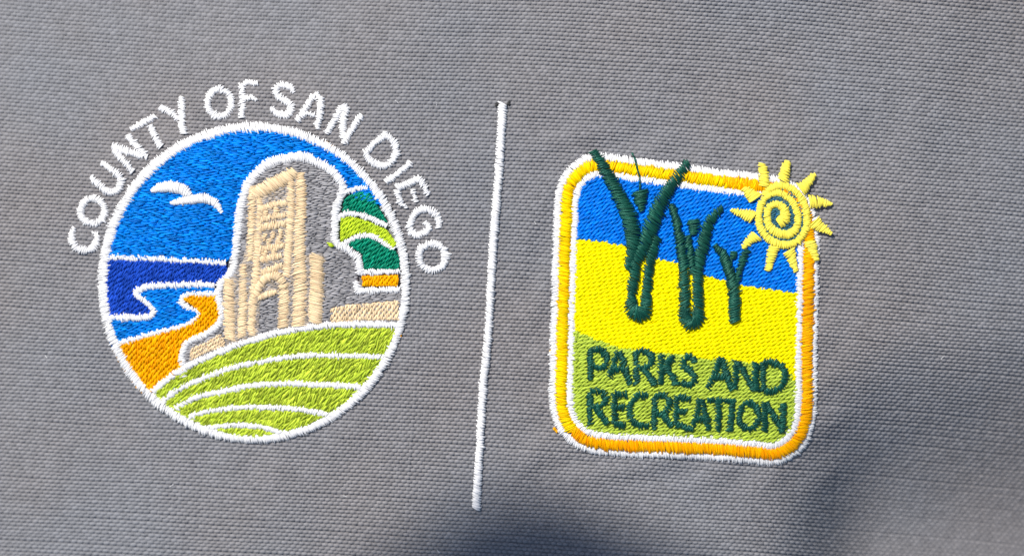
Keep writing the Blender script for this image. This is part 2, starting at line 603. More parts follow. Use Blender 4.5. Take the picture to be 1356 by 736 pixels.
# ------------------------------------------------------------------ arched lettering
ZA = lambda p: zc(80, 200, 4.907, p)
ZB = lambda p: zc(140, 110, 5.66, p)
ZD = lambda p: zc(260, 90, 8.18, p)
ZE = lambda p: zc(350, 100, 6.69, p)
ZF = lambda p: zc(470, 160, 5.66, p)
ZG = lambda p: zc(510, 230, 4.91, p)
arch_letters = [
    ('C', [(ZA([(90, 495), (74, 555), (82, 605), (130, 638), (190, 640), (232, 605), (244, 545)]), [6, 8, 9, 9, 9, 9, 7], 0), (ZA([(244, 540), (206, 530)]), [5, 3], 0)]),
    ('O', [(ZA(ell(210, 390, 80, 82, 20)), 8.5, 1)]),
    ('U', [(ZA([(198, 168), (250, 220), (295, 258), (340, 268), (382, 245), (396, 195), (370, 148), (268, 76)]), [7, 9, 9, 8, 9, 9, 9, 6], 0)]),
    ('N', [(ZB([(205, 668), (60, 500)]), [8.5, 9], 0), (ZB([(50, 478), (200, 522), (312, 560)]), [9, 9, 6], 0), (ZB([(300, 545), (165, 392)]), [8, 7], 0)]),
    ('T', [(ZB([(190, 350), (290, 295), (375, 248)]), [6, 8.5, 7.5], 0), (ZB([(330, 318), (412, 482)]), [7, 8], 0)]),
    ('Y', [(ZB([(405, 180), (470, 215), (545, 272)]), [8, 9, 5], 0), (ZB([(572, 105), (568, 250), (585, 385)]), [8, 8, 9], 0)]),
    ('O', [(ZD(ell(252, 380, 132, 150, 20)), 8.2, 1)]),
    ('F', [(ZD([(492, 545), (500, 380), (495, 195)]), [9, 7, 7], 0), (ZD([(480, 200), (560, 158), (668, 170)]), [5, 6, 6.5], 0), (ZD([(510, 330), (590, 325), (660, 345)]), [6, 6, 4], 0)]),
    ('S', [(ZD([(1068, 268), (1030, 215), (950, 188), (875, 208), (858, 262), (910, 330), (985, 372), (1030, 420), (1005, 490), (940, 520), (880, 495), (808, 438)]), [6, 8, 8, 8, 8, 9, 9, 9, 9, 9, 8, 6], 0)]),
    ('A', [(ZE([(300, 408), (370, 285), (440, 182)]), [9, 8, 8], 0), (ZE([(440, 168), (492, 190), (500, 270), (468, 475)]), [6, 8, 9, 7], 0), (ZE([(345, 338), (450, 348)]), [4.5, 4.5], 0)]),
    ('N', [(ZE([(550, 515), (625, 395), (690, 275)]), [8, 8, 8], 0), (ZE([(690, 262), (722, 300), (695, 430), (708, 605)]), [7, 9, 9, 8], 0), (ZE([(715, 585), (790, 460), (858, 345)]), [8, 8, 8], 0)]),
    ('D', [(ZF([(222, 82), (220, 110), (150, 170), (75, 245)]), [4, 8, 8, 8], 0), (ZF([(232, 110), (290, 158), (312, 230), (272, 308), (195, 338), (120, 300), (72, 245)]), [6, 9, 9, 9, 9, 9, 8], 0)]),
    ('I', [(ZF([(425, 312), (330, 390), (232, 462)]), [8, 6.5, 8.5], 0)]),
    ('E', [(ZF([(490, 430), (400, 470), (312, 505)]), [9, 9, 8], 0), (ZF([(480, 435), (520, 490), (550, 558)]), [8, 8, 6.5], 0), (ZF([(430, 515), (462, 608)]), [5, 5.5], 0), (ZF([(315, 520), (335, 600), (385, 655)]), [8, 8.5, 4], 0)]),
    ('G', [(ZG([(352, 355), (345, 285), (300, 240), (240, 232), (185, 275), (160, 340), (185, 395), (240, 392), (285, 355), (258, 312)]), [7, 8, 9, 9, 8.5, 8.5, 9, 8, 7.5, 5], 0)]),
    ('O', [(ZG(ell(308, 540, 88, 87, 20)), 8.6, 1)]),
]
arch = thing('arched_lettering', 'white embroidered capitals arching over the round emblem', 'lettering')
for ch, strokes in arch_letters:
    st = Stitches()
    for k, (pts, w, cl) in enumerate(strokes):
        satin(st, pts, w, closed=bool(cl), z=-0.4 + 0.35 * k, pitch=1.8, r=1.15, slant=0.35, lift=0.3, jit=1.0, grow=0.7)
    st.build('letter', 'white', arch, label='white letter %s' % ch)

# ------------------------------------------------------------------ round emblem
county = thing('round_emblem', 'round embroidered emblem with stone tower, blue sea, gulls and striped green hill', 'emblem')
Z3 = lambda p: zc(120, 320, 2.63, p)
Z4 = lambda p: zc(330, 340, 2.83, p)
Z5 = lambda p: zc(280, 200, 2.833, p)
Z6 = lambda p: zc(420, 230, 3.345, p)

ECX, ECY, ERX, ERY = 337, 374, 197, 203


def on_ring(a):
    return (ECX + ERX * cos(radians(a)), ECY + ERY * sin(radians(a)))


def arc(a0, a1, n=30):
    return [on_ring(a0 + (a1 - a0) * i / n) for i in range(n + 1)]


def ring_angle(x, y):
    return math.degrees(math.atan2((y - ECY) / ERY, (x - ECX) / ERX))


tower_left = [(243.6, 498.7), (241.7, 468), (251, 452), (279, 438), (294, 421), (290, 392), (293, 374), (306, 361), (312, 337), (316.7, 288), (324, 256), (330, 241), (346, 224), (364, 213), (382, 210), (398, 207), (412, 212), (428, 219), (441, 227), (451, 240)]
# sky
a_h = ring_angle(141, 341) % 360
sky_poly = arc(a_h, 330, 40) + [(470, 262), (451, 240)] + tower_left[::-1][1:12] + [(298.7, 347), (146, 341)]
st = Stitches()
fill(st, sky_poly, -6, length=12, pitch=2.25, lift=1.5, jit=2.6, frac=0.41, angjit=0.05)
st.build('sky', 'sky', county)
# deep sea band
a1 = ring_angle(140, 420) % 360
sea_poly = [(144, 343), (300, 348), (302, 366), (284, 376), (234, 377), (196, 379), (178, 387), (186, 396), (200, 409), (198, 419), (143, 419)] + arc(a1, a_h, 8)
st = Stitches()
fill(st, sea_poly, 62, length=11, pitch=2.2, jit=2.0)
st.build('sea', 'sea', county)
# light water of the cove
cove = [(284, 378), (234, 379), (198, 381), (182, 388), (194, 397), (206, 410), (200, 421), (146, 421)] + arc(ring_angle(142, 421), ring_angle(154, 452), 6) + [(156, 453), (215, 438), (253, 424.6), (263, 414), (251, 405.5), (238, 398), (244, 391), (285, 388)]
st = Stitches()
fill(st, cove, 8, length=12, pitch=2.2, jit=2.0)
st.build('cove', 'sky', county)
# sand
sand = [(156, 455), (215, 440), (253, 427), (266, 415), (253, 403), (242, 397), (247, 390), (290, 389), (295, 415), (291, 423), (278, 438), (249, 452), (241, 465), (243.6, 492), (206, 514)] + arc(ring_angle(199, 520), ring_angle(152, 455), 10)
st = Stitches()
fill(st, sand, 74, length=12, pitch=2.1, jit=1.6)
st.build('beach', 'sand', county)
# grey body of the tower
tower_poly = tower_left[3:] + [(453, 262), (447, 300), (446, 322), (466, 333), (475, 350), (473, 384), (526, 384), (538, 386), (534, 404), (530, 424), (517, 430), (436, 430), (383, 437), (333, 451), (291, 465), (250, 484), (243, 492), (243, 470), (252, 454)]
st = Stitches()
fill(st, tower_poly, 4, length=11, pitch=2.3, jit=2.4, lift=1.4)
tower = st.build('tower', 'grey', county)


s_face = Stitches()
fill(s_face, [(334, 262), (350, 246), (392, 226), (404, 236), (405, 335), (428, 335), (428, 428), (383, 436), (374, 438), (372, 395), (366, 384), (352, 386), (346, 396), (343, 447), (300, 460), (297, 372), (312, 362), (322, 344), (330, 300)], 10, length=9, pitch=2.4, z=1.7, lift=1.2, jit=2.4, under=False)
s_face.build('front_face', 'stone', tower)


def sub_satin(name, mat, parent, pts, w, z=1.2, **kw):
    s2 = Stitches()
    if 'label' in kw:
        lab = kw.pop('label')
    else:
        lab = None
    satin(s2, pts, w, z=z, **kw)
    return s2.build(name, mat, parent, label=lab)


# pale stone columns, from the lowest at the left to the right-hand buttress
for pts, w in [
    ([(304, 369), (304, 405), (306, 449)], [12, 14, 13]),
    ([(323, 350), (322, 400), (321, 446)], [8, 10, 11]),
    ([(335, 246), (334, 300), (332, 345)], [9, 9, 9]),
    ([(345, 262), (343, 300), (340, 360), (335, 400), (334, 443)], [8, 8, 9, 10, 9]),
    ([(386, 240), (385, 290), (381, 350), (380, 366)], [9, 10, 10, 9]),
    ([(398, 229), (399, 260), (397, 320), (398, 380), (396, 431)], [10, 13, 14, 16, 17]),
    ([(420, 337), (420, 380), (417, 427)], [17, 18, 17]),
    ([(375, 376), (377, 400), (375, 434)], [13, 12, 12]),
]:
    sub_satin('column', 'tan', tower, pts, w, z=2.2, lift=0.16, pitch=1.7, r=1.05, slant=0.35, jit=1.2, grow=1.6)
sub_satin('parapet', 'tan', tower, [(337, 258), (352, 249), (372, 240), (392, 228)], [15, 17, 17, 14], z=2.6, lift=0.17, slant=0.5, jit=1.1)
for (x1, y1, x2, y2, w) in [(346, 277, 380, 268, 7), (346, 291, 378, 285, 6), (343, 303, 379, 296, 8), (345, 331, 377, 325, 7.5),
                            (346, 344, 374, 339, 7), (347, 362, 374, 352, 7.5)]:
    sub_satin('lintel', 'tan', tower, [(x1, y1), ((x1 + x2) / 2, (y1 + y2) / 2 - 1), (x2, y2)], w, z=2.8, lift=0.16, pitch=1.7, r=1.05, jit=1.0, slant=0.35, grow=1.4)
for (x, y) in [(353, 284), (366, 280), (351, 314), (362, 311), (373, 308), (356, 322), (370, 318), (352, 337), (364, 334)]:
    sub_satin('mullion', 'tan', tower, [(x, y - 5), (x - 0.5, y + 5)], 5.5, z=2.6, lift=0.22, pitch=2.1, jit=1.0)
sub_satin('arch', 'tan', tower, [(340, 390), (346, 375), (357, 366), (368, 365), (376, 374)], [8, 10, 11, 11, 9], z=2.8, lift=0.22, jit=0.8)
sub_satin('transom', 'tan', tower, [(343, 394), (353, 390), (367, 386)], [7, 8, 6], z=2.6, lift=0.22)
st = Stitches()
fill(st, [(252, 466), (258, 458), (275, 452), (291, 441), (298, 448), (298, 458), (275, 466), (252, 478)], 60, length=10, z=1.8)
st.build('plinth', 'tan', tower)
# low tan wall by the ring
st = Stitches()
fill(st, [(439, 408), (460, 403), (500, 400), (529, 397), (528, 424), (470, 425), (438, 428)], 76, length=13, pitch=2.1, z=1.4, lift=1.9)
st.build('stone_wall', 'tan', county)
# orchard patches
st = Stitches()
fill(st, Z6([(112, 172), (120, 118), (150, 92), (190, 76), (235, 85), (270, 140), (312, 215), (290, 208), (205, 175), (150, 168)]), 48, length=13, pitch=2.2, z=1.4)
st.build('orchard', 'teal', county)
st = Stitches()
fill(st, Z6([(102, 305), (105, 196), (150, 188), (230, 212), (310, 250), (352, 305), (335, 335), (300, 305), (240, 262), (170, 268)]), -40 + 90, length=14, pitch=2.2, z=1.4)
st.build('orchard', 'lime', county, label='lime green orchard strip')
st = Stitches()
fill(st, Z6([(140, 315), (175, 285), (230, 280), (300, 318), (350, 342), (366, 380), (364, 424), (205, 424), (203, 360)]), 50, length=13, pitch=2.2, z=1.4)
st.build('orchard', 'teal', county)
st = Stitches()
fill(st, [(480, 365), (528, 364), (527, 379), (480, 379)], 78, length=13, pitch=2.1, z=1.4)
st.build('field', 'sand', county, label='small golden field beside the tower')
# blue wedge at the right of the tower top is part of the sky; green hill in strips between the furrows
hill_strips = [
    [(206, 517), (245.5, 490), (291, 469), (333, 454), (380, 442), (436, 434), (519, 434), (524, 440), (515, 462), (503, 470), (401, 468), (365, 473), (302, 486), (253, 504), (216, 530)],
    [(218, 533), (253, 509), (302, 490), (365, 477), (401, 473), (503, 473), (490, 492), (471, 508), (401, 506), (333, 507), (280, 518), (236, 536)],
    [(236, 539), (280, 523), (333, 512), (401, 511), (470, 513), (455, 532), (436, 545), (383, 537), (330, 536), (291, 539), (255, 548)],
    [(256, 552), (291, 544), (330, 541), (383, 543), (435, 549), (418, 558), (400, 566), (375, 571), (352, 563), (318, 559), (284, 562), (270, 563)],
    [(287, 569), (318, 565), (350, 568), (362, 574), (340, 579), (316, 579)],
]
st = Stitches()
fill(st, [(206, 517), (245, 490), (291, 468), (333, 453), (383, 440), (436, 433), (528, 433)] + arc(ring_angle(528, 433), ring_angle(206, 517) % 360, 24), 20, length=16, pitch=2.2, z=0.9, lift=0.8, under=False)
st.build('underlay', 'hill', county)
for p in hill_strips:
    st = Stitches()
    fill(st, p, 58, length=15, pitch=2.25, z=1.3, jit=3.0, lift=1.7, angjit=0.09)
    st.build('hillside', 'hill', county)

# white outlines
OUT = dict(pitch=1.65, r=1.05, lift=0.2, slant=0.3, jit=1.1, grow=-0.2)


def outline(name, pts, w, z=1.7, closed=False):
    s2 = Stitches()
    o = dict(OUT)
    satin(s2, pts, w, z=z, closed=closed, **o)
    return s2.build(name, 'white', county)


outline('horizon_line', [(144, 341), (200, 342), (250, 345), (300, 347.5)], [7, 7, 7.5, 7])
outline('shoreline', [(285, 377), (260, 376), (234, 377), (205, 378), (184, 383), (180, 389), (190, 397), (200, 406), (204, 413), (197, 419), (175, 420), (144, 419.5)], [8.5, 9, 9, 9, 9, 8, 8, 8, 9, 10, 10, 9])
outline('shoreline', [(156, 454), (185, 446), (215, 438), (240, 431), (256, 424), (263, 415)], [7, 7, 7, 7, 6, 4])
outline('shoreline', [(266, 414), (252, 408), (241, 401), (243, 393), (256, 389), (287, 388)], [4, 7, 8, 8, 7, 7])
outline('tower_outline', tower_left[:12], [8, 9, 9, 9, 10, 10, 10, 10, 11, 12, 12, 12])
outline('tower_outline', tower_left[11:] + [(455, 248), (446, 272), (444, 300), (445, 322), (462, 331), (475, 343), (477, 362)], [12, 14, 14, 13, 14, 13, 12, 12, 11, 11, 10, 10, 10, 10, 10, 10, 10], z=2.0)
outline('orchard_edge', [(446, 278), (450, 263), (460, 254), (474, 249), (487, 250)], [7, 7, 7, 7, 6], z=1.8)
outline('orchard_edge', [(447, 290), (458, 283), (475, 284), (492, 289), (513, 299)], [7, 8, 8, 8, 7], z=1.8)
outline('orchard_edge', [(452, 325), (465, 317), (478, 312), (494, 313), (508, 321), (522, 330)], [6, 7, 8, 8, 7, 6], z=1.8)
outline('field_edge', [(474, 360), (500, 360), (530, 359)], [8, 8, 7], z=1.8)
outline('field_edge', [(472, 372), (473, 383), (480, 385.5)], [9, 9, 8], z=1.9)
outline('field_edge', [(474, 385), (500, 384), (530, 383)], [8, 8, 8], z=1.8)
furrows = [
    ([(203, 518), (222, 502), (245.5, 486), (291, 465), (333, 450), (383, 437), (436, 430), (480, 429), (528, 430)], 9.5),
    ([(214, 533), (232, 518), (253, 507), (302, 488), (333, 480.5), (365, 475), (401, 470), (450, 470), (508, 472)], 8),
    ([(233, 540), (255, 527), (280, 520.5), (333, 510), (380, 507), (401, 508), (440, 509), (478, 512)], 8.5),
    ([(250, 552), (270, 545), (291, 541.5), (330, 538), (383, 540), (410, 543), (440, 549)], 7.5),
    ([(275, 566), (300, 563), (318, 562), (345, 564), (366, 570), (380, 573)], 7),
]
for p, w in furrows:
    outline('furrow', p, w, z=1.9)
# circle
s2 = Stitches()
rp = [(337 + 200 * cos(radians(a)), 374.5 + 205.5 * sin(radians(a))) for a in range(-88, 272, 8)]
rw = []
for a in range(-88, 272, 8):
    rw.append(11.5 + 2.6 * max(0, cos(radians(a + 150))))
satin(s2, rp, rw, closed=True, z=1.2, lift=0.2, pitch=1.65, r=1.05, slant=0.3, jit=1.1, grow=0.0)
s2.build('ring', 'white', county)
# gulls
Z1 = lambda p: zc(80, 90, 2.83, p)
for pts, w in [(Z1([(342, 462), (375, 450), (420, 446), (465, 458), (495, 488)]), [4, 12, 15, 14, 6]),
               (Z1([(415, 508), (455, 500), (495, 494), (535, 488), (580, 504), (606, 542)]), [4, 9, 11, 13, 10, 4])]:
    s2 = Stitches()
    satin(s2, pts, w, z=2.0, lift=0.3, pitch=1.7, slant=0.35)
    s2.build('gull', 'white', county)
# lime thread end caught at the tower's right edge, and threads peeping out under the ring
s2 = Stitches()
for k in range(6):
    x, y = 428 + random.uniform(0, 8), 321 + random.uniform(0, 3)
    s2.add((x, y), (x + random.uniform(4, 8), y + random.uniform(1, 4)), 4.5, 1.6, 1.1)
s2.build('loose_thread', 'lime', county, label='lime thread end beside the tower')
for (a, spread, mat, n) in [(156, 4, 'sky', 6), (146, 9, 'sand', 22), (18, 2, 'sand', 2), (-61, 3, 'sand', 4)]:
    s2 = Stitches()
    for k in range(n):
        an = radians(a + random.uniform(-spread, spread))
        r0, r1 = 1.0, 1.0
        cx_, cy_ = 337 + 205 * cos(an), 374.5 + 210 * sin(an)
        ta = an + pi / 2 + random.uniform(-0.5, 0.5)
        l = random.uniform(2, 4.5)
        s2.add((cx_ - l * cos(ta), cy_ - l * sin(ta)), (cx_ + l * cos(ta), cy_ + l * sin(ta)), 0.4, 0.8, 1.0)
    s2.build('stray_stitch', mat, county)

# ------------------------------------------------------------------ divider
div = thing('divider_line', 'long thin white stitched line between the two emblems', 'divider')
s2 = Stitches()
satin(s2, [(665.5, 137), (663, 190), (659, 250), (654, 310), (650, 380), (646, 450), (640, 510), (636, 580), (633, 630), (630.5, 672)],
      [11, 10, 10.5, 10, 10, 9.5, 9.5, 9.5, 9.5, 10.5], z=0.2, lift=0.36, pitch=2.3, r=1.45, slant=0.5, jit=0.7)
s2.build('satin_line', 'white', div)
s2 = Stitches()
for k in range(7):
    x = 656 + random.uniform(0, 4)
    s2.add((x, 135 + random.uniform(-1, 3)), (x + random.uniform(-3, 2), 139 + random.uniform(-1, 3)), 1.0, 1.2, 1.1)
for k in range(5):
    x = 673 + random.uniform(0, 3)
    s2.add((x, 134 + random.uniform(-1, 3)), (x + random.uniform(-3, 2), 139 + random.uniform(-1, 3)), 1.0, 1.2, 1.1)
s2.build('thread_knot', 'black', div)

# ------------------------------------------------------------------ square emblem
park = thing('square_emblem', 'rounded square embroidered emblem with orange border, dark green reeds and spiral sun', 'emblem')
border = [(783, 220), (800, 220), (817, 221.5), (840, 225), (866, 229), (913, 235), (960, 241.5), (1000, 246), (1030, 250), (1053, 262), (1067, 285), (1071, 320), (1070.5, 343), (1069, 420), (1068, 474),
          (1068, 529), (1065, 556), (1057, 578), (1042, 593), (1022, 600), (999, 598), (944, 593.5), (890, 591), (818.7, 588.5), (779, 583), (759, 569.5), (748, 553), (743.5, 529), (743.7, 501), (745.5, 420), (747.5, 350), (749.8, 285), (751, 262), (757, 242), (768, 229)]


def offset_path(pts, d):
    P = smooth_path(pts, True, 4.0)[:-1]
    T = np.roll(P, -3, 0) - np.roll(P, 3, 0)
    T /= np.linalg.norm(T, axis=1)[:, None] + 1e-9
    Nn = np.stack([-T[:, 1], T[:, 0]], 1)        # points inwards for this winding
    if np.ndim(d) == 0:
        d = np.full(len(P), d)
    return P + Nn * d[:, None], P


inner_edge, BP = offset_path(border, 14.5)
inner_poly = [tuple(p) for p in inner_edge[::2]]


def clip_poly(poly, f):
    """keep the part of the closed outline where f(x, y) > 0"""
    out = []
    n = len(poly)
    for i in range(n):
        a, b = poly[i], poly[(i + 1) % n]
        fa, fb = f(*a), f(*b)
        if fa > 0:
            out.append(a)
        if (fa > 0) != (fb > 0):
            t = fa / (fa - fb)
            out.append((a[0] + (b[0] - a[0]) * t, a[1] + (b[1] - a[1]) * t))
    return out


by_x = [700, 766, 800, 824, 871, 898, 931, 955, 981, 1010, 1051, 1100]
by_y = [316, 317, 320.5, 325, 343, 348, 364, 371, 378, 381.5, 387, 391]
yg_x = [700, 762, 777, 806, 832, 863, 905, 925, 972, 1000, 1029, 1041, 1053, 1100]
yg_y = [434, 437, 444, 456, 461, 466, 468.5, 473, 477, 480, 481, 491, 502, 520]
hr = np.arange(745, 1075, 6.0)
top_line = list(zip(hr, np.interp(hr, by_x, by_y)))
bot_line = list(zip(hr, np.interp(hr, yg_x, yg_y)))


def band(upper, lower):
    """part of the inner outline between two boundary lines"""
    P = np.array(inner_poly)
    def edge_x(y, side):
        xs = []
        n = len(P)
        for i in range(n):
            a, b = P[i], P[(i + 1) % n]
            if (a[1] <= y) != (b[1] <= y):
                xs.append(a[0] + (b[0] - a[0]) * (y - a[1]) / (b[1] - a[1]))
        return (min(xs), max(xs)) if xs else None
    poly = []
    if upper is None:
        ring = [tuple(p) for p in P]
        return clip_poly(ring, lambda x, y: np.interp(x, lower[0], lower[1]) - y)
    ring = [tuple(p) for p in P]
    r1 = clip_poly(ring, lambda x, y: y - np.interp(x, upper[0], upper[1]))
    if lower is not None:
        r1 = clip_poly(r1, lambda x, y: np.interp(x, lower[0], lower[1]) - y)
    return r1


def densify_cut(poly, xs, ys):
    """replace the straight chord left by a cut with the real boundary line"""
    out = []
    n = len(poly)
    for i in range(n):
        a, b = poly[i], poly[(i + 1) % n]
        out.append(a)
        da = abs(a[1] - np.interp(a[0], xs, ys)); db = abs(b[1] - np.interp(b[0], xs, ys))
        if da < 1.5 and db < 1.5 and abs(a[0] - b[0]) > 60:
            m = int(abs(b[0] - a[0]) / 6)
            for k in range(1, m):
                x = a[0] + (b[0] - a[0]) * k / m
                out.append((x, float(np.interp(x, xs, ys))))
    return out


sky2 = densify_cut(band(None, (by_x, by_y)), by_x, by_y)
mead = densify_cut(densify_cut(band((by_x, by_y), (yg_x, yg_y)), by_x, by_y), yg_x, yg_y)
gras = densify_cut(band((yg_x, yg_y), None), yg_x, yg_y)
st = Stitches()
fill(st, sky2, 33, length=15, pitch=2.35, r=1.6, lift=2.0, jit=1.2, frac=0.45, edge=3.5, angjit=0.03, deep=2)
st.build('sky', 'blue2', park)
st = Stitches()
fill(st, mead, 27, length=15.5, pitch=2.45, r=1.8, lift=1.7, jit=0.8, frac=0.45, edge=4.5, angjit=0.02, deep=3)
st.build('meadow', 'yellow', park)
st = Stitches()
fill(st, gras, 27, length=15, pitch=2.35, r=1.45, lift=2.3, jit=1.4, frac=0.45, edge=4.0, angjit=0.04, deep=2)
st.build('grass_band', 'grass', park)

# border: white edging outside and inside, orange band on top
n_b = len(BP)
d_out = np.where(BP[:, 0] > 1055, -8.0, -10.5)
d_out = np.where(BP[:, 1] > 575, -9.5, d_out)
outer, _ = offset_path(border, d_out)
s2 = Stitches()
satin(s2, [tuple(p) for p in outer[::3]], 10.5, closed=True, z=0.3, lift=0.2, pitch=1.6, r=1.05, slant=0.3, jit=1.1)
s2.build('outer_edging', 'white', park)
inn, _ = offset_path(border, 11.2)
s2 = Stitches()
satin(s2, [tuple(p) for p in inn[::3]], 11, closed=True, z=1.4, lift=0.18, pitch=1.6, r=1.05, slant=0.3, jit=1.1)
s2.build('inner_edging', 'white', park)
# the band is golden yellow at the upper left and deeper orange at the lower right
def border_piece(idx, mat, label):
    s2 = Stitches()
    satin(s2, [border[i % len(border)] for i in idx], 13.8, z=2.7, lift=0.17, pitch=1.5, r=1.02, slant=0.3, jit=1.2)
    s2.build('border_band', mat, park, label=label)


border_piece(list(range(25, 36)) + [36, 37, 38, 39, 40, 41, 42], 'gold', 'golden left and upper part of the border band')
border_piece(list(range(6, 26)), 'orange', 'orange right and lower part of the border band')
for (x, y) in [(729, 466), (734, 568), (731, 470), (737, 571)]:
    s2 = Stitches()
    s2.add((x - 1.5, y - 2), (x + 1, y + 2), 0.6, 1, 1.0)
    s2.add((x - 0.5, y - 3), (x + 2, y + 1), 0.6, 1, 1.0)
    s2.build('stray_stitch', 'orange', park)

ZH = lambda p: zc(780, 190, 5.257, p)
ZI = lambda p: zc(810, 310, 5.257, p)
ZJ = lambda p: zc(870, 240, 3.507, p)
RK = dict(pitch=2.3, lift=0.17, r=1.3, slant=0.5, jit=1.2, grow=1.6)


def reed(parent, pts, w, name='leaf', z=3.6, **kw):
    k = dict(RK); k.update(kw)
    z += 1.6
    if name == 'seed_head':
        k.update(slant=0.25, grow=0.8)
    return sub_satin(name, 'dark', parent, pts, w, z=z, **k)


def clump():
    e = bpy.data.objects.new('reed_clump', None)
    scene.collection.objects.link(e)
    e.empty_display_size = 0.005
    e.parent = park
    return e


c1 = clump(); c1['label'] = 'tallest reed clump, reaching over the border'
reed(c1, [(783, 200.5), (790, 208), (799, 222), (812, 245), (825.6, 270), (835, 296), (838, 322), (834.5, 345), (833, 358)], [8, 11, 14, 16, 18, 20, 18, 13, 11], lift=0.2)
reed(c1, [(869, 312), (863, 337), (858.5, 360), (856, 386), (854.5, 404)], [12, 12, 12, 11, 11], z=3.4)
reed(c1, [(912, 216), (905, 224), (896, 236), (883, 253), (870, 279), (862, 300), (853, 322), (843.5, 344), (838.5, 367), (836, 392), (837, 405)], [8, 11, 13, 16, 19, 20, 16, 13, 12, 12, 12], z=4.2, lift=0.2)
reed(c1, [(833, 396), (836, 409), (845, 415), (854, 408), (857, 396)], [10, 17, 22, 18, 10], z=4.6)
reed(c1, [(838, 412), (845, 417), (853, 411)], [13, 16, 13], z=4.9)
reed(c1, [(847, 253), (848, 262), (849, 272), (849.4, 280)], [22, 19, 11, 5], 'seed_head')
s2 = Stitches()
tail = [(838, 203), (840, 209), (842, 216), (844, 225), (846.5, 234), (847, 243), (847, 253)]
for i in range(len(tail) - 1):
    for q in range(3 if i > 1 else 5):
        f = 3 if i > 1 else 4.5
        jx = random.uniform(-0.9, 0.9) if i > 1 else random.uniform(-2.0, 2.0)
        jx2 = random.uniform(-0.9, 0.9)
        s2.add((tail[i][0] + jx, tail[i][1]), (tail[i + 1][0] + jx2, tail[i + 1][1] + 1.0), 5.8, 0.8, 0.7)
s2.build('thread_tail', 'dark', c1)
c2 = clump(); c2['label'] = 'middle reed clump'
reed(c2, [(910, 312), (914, 337), (917, 362)], [8, 8.5, 7], z=3.2)
reed(c2, [(888.5, 270), (895.7, 297), (901, 325.5), (904.8, 360), (906, 400), (908, 418)], [6, 10, 12, 12, 12, 11])
reed(c2, [(956, 275), (941, 292), (932, 317), (925.6, 345.5), (923, 377), (924, 405), (923, 418)], [6, 13, 16, 14, 12, 13, 13], z=4.0)
reed(c2, [(905, 408), (907, 421), (915, 427), (924, 421), (926, 408)], [10, 16, 18, 16, 10], z=4.5)
reed(c2, [(919, 290), (918.5, 300), (918, 311)], [14, 16, 6], 'seed_head')
c3 = clump(); c3['label'] = 'smallest reed clump, beside the sun'
reed(c3, [(988, 330), (980, 351), (975.5, 373)], [7, 8, 7], z=3.4)
reed(c3, [(946, 325), (957, 339), (965.5, 362), (971, 385), (972, 405), (971.5, 425)], [7, 10, 12, 14, 14, 12])
reed(c3, [(971, 333), (970, 338), (968, 345)], [7, 9, 4], 'seed_head')

# sun
ZS = lambda p: zc(960, 200, 4.327, p)
spiral = [(300, 415), (330, 398), (342, 362), (325, 322), (288, 303), (252, 322), (236, 372), (252, 432), (300, 470), (360, 478), (402, 446), (414, 390), (402, 328), (368, 276),
          (315, 242), (258, 248), (212, 292), (190, 370), (206, 448), (258, 510), (328, 536), (400, 522), (448, 470), (466, 400), (454, 320), (418, 252), (360, 208), (300, 200), (245, 225), (222, 255)]
sw = [15, 16, 14, 11, 10, 10, 9.5, 10.5, 12, 12, 10.5, 10, 10, 9, 9, 9, 10, 9.5, 10, 10.5, 10, 10, 10, 10, 9.5, 9.5, 9.5, 9.5, 9, 7]
s2 = Stitches()
satin(s2, ZS(spiral), sw, z=5.0, lift=0.24, pitch=1.8, r=1.15, slant=0.25, jit=0.7, grow=-0.3)
sun_part = s2.build('spiral_sun', 'sunyel', park)
st = Stitches()
fill(st, ZS(ell(325, 372, 132, 160, 30)), 20, length=10, pitch=2.6, z=4.4, lift=0.8, under=False)
st.build('backing', 'teal2', sun_part)
rays = [((225, 205), (212, 72), 15, 8), ((330, 172), (352, 58), 16, 7), ((432, 225), (512, 132), 18, 5), ((478, 290), (610, 306), 18, 3.5), ((500, 405), (608, 472), 18, 4),
        ((482, 515), (522, 628), 15, 6), ((362, 568), (402, 690), 15, 6), ((280, 545), (245, 685), 15, 7), ((185, 480), (98, 552), 17, 5), ((162, 378), (32, 338), 17, 3.5), ((172, 272), (104, 214), 18, 7)]
for a, b, w0, w1 in rays:
    mx = ((a[0] + b[0]) / 2 + random.uniform(-4, 4), (a[1] + b[1]) / 2 + random.uniform(-4, 4))
    sub_satin('ray', 'sunyel', sun_part, ZS([a, mx, b]), [w0, (w0 + w1) / 2, w1], z=4.6, lift=0.20, pitch=2.2, r=1.3, slant=0.3, jit=0.8)

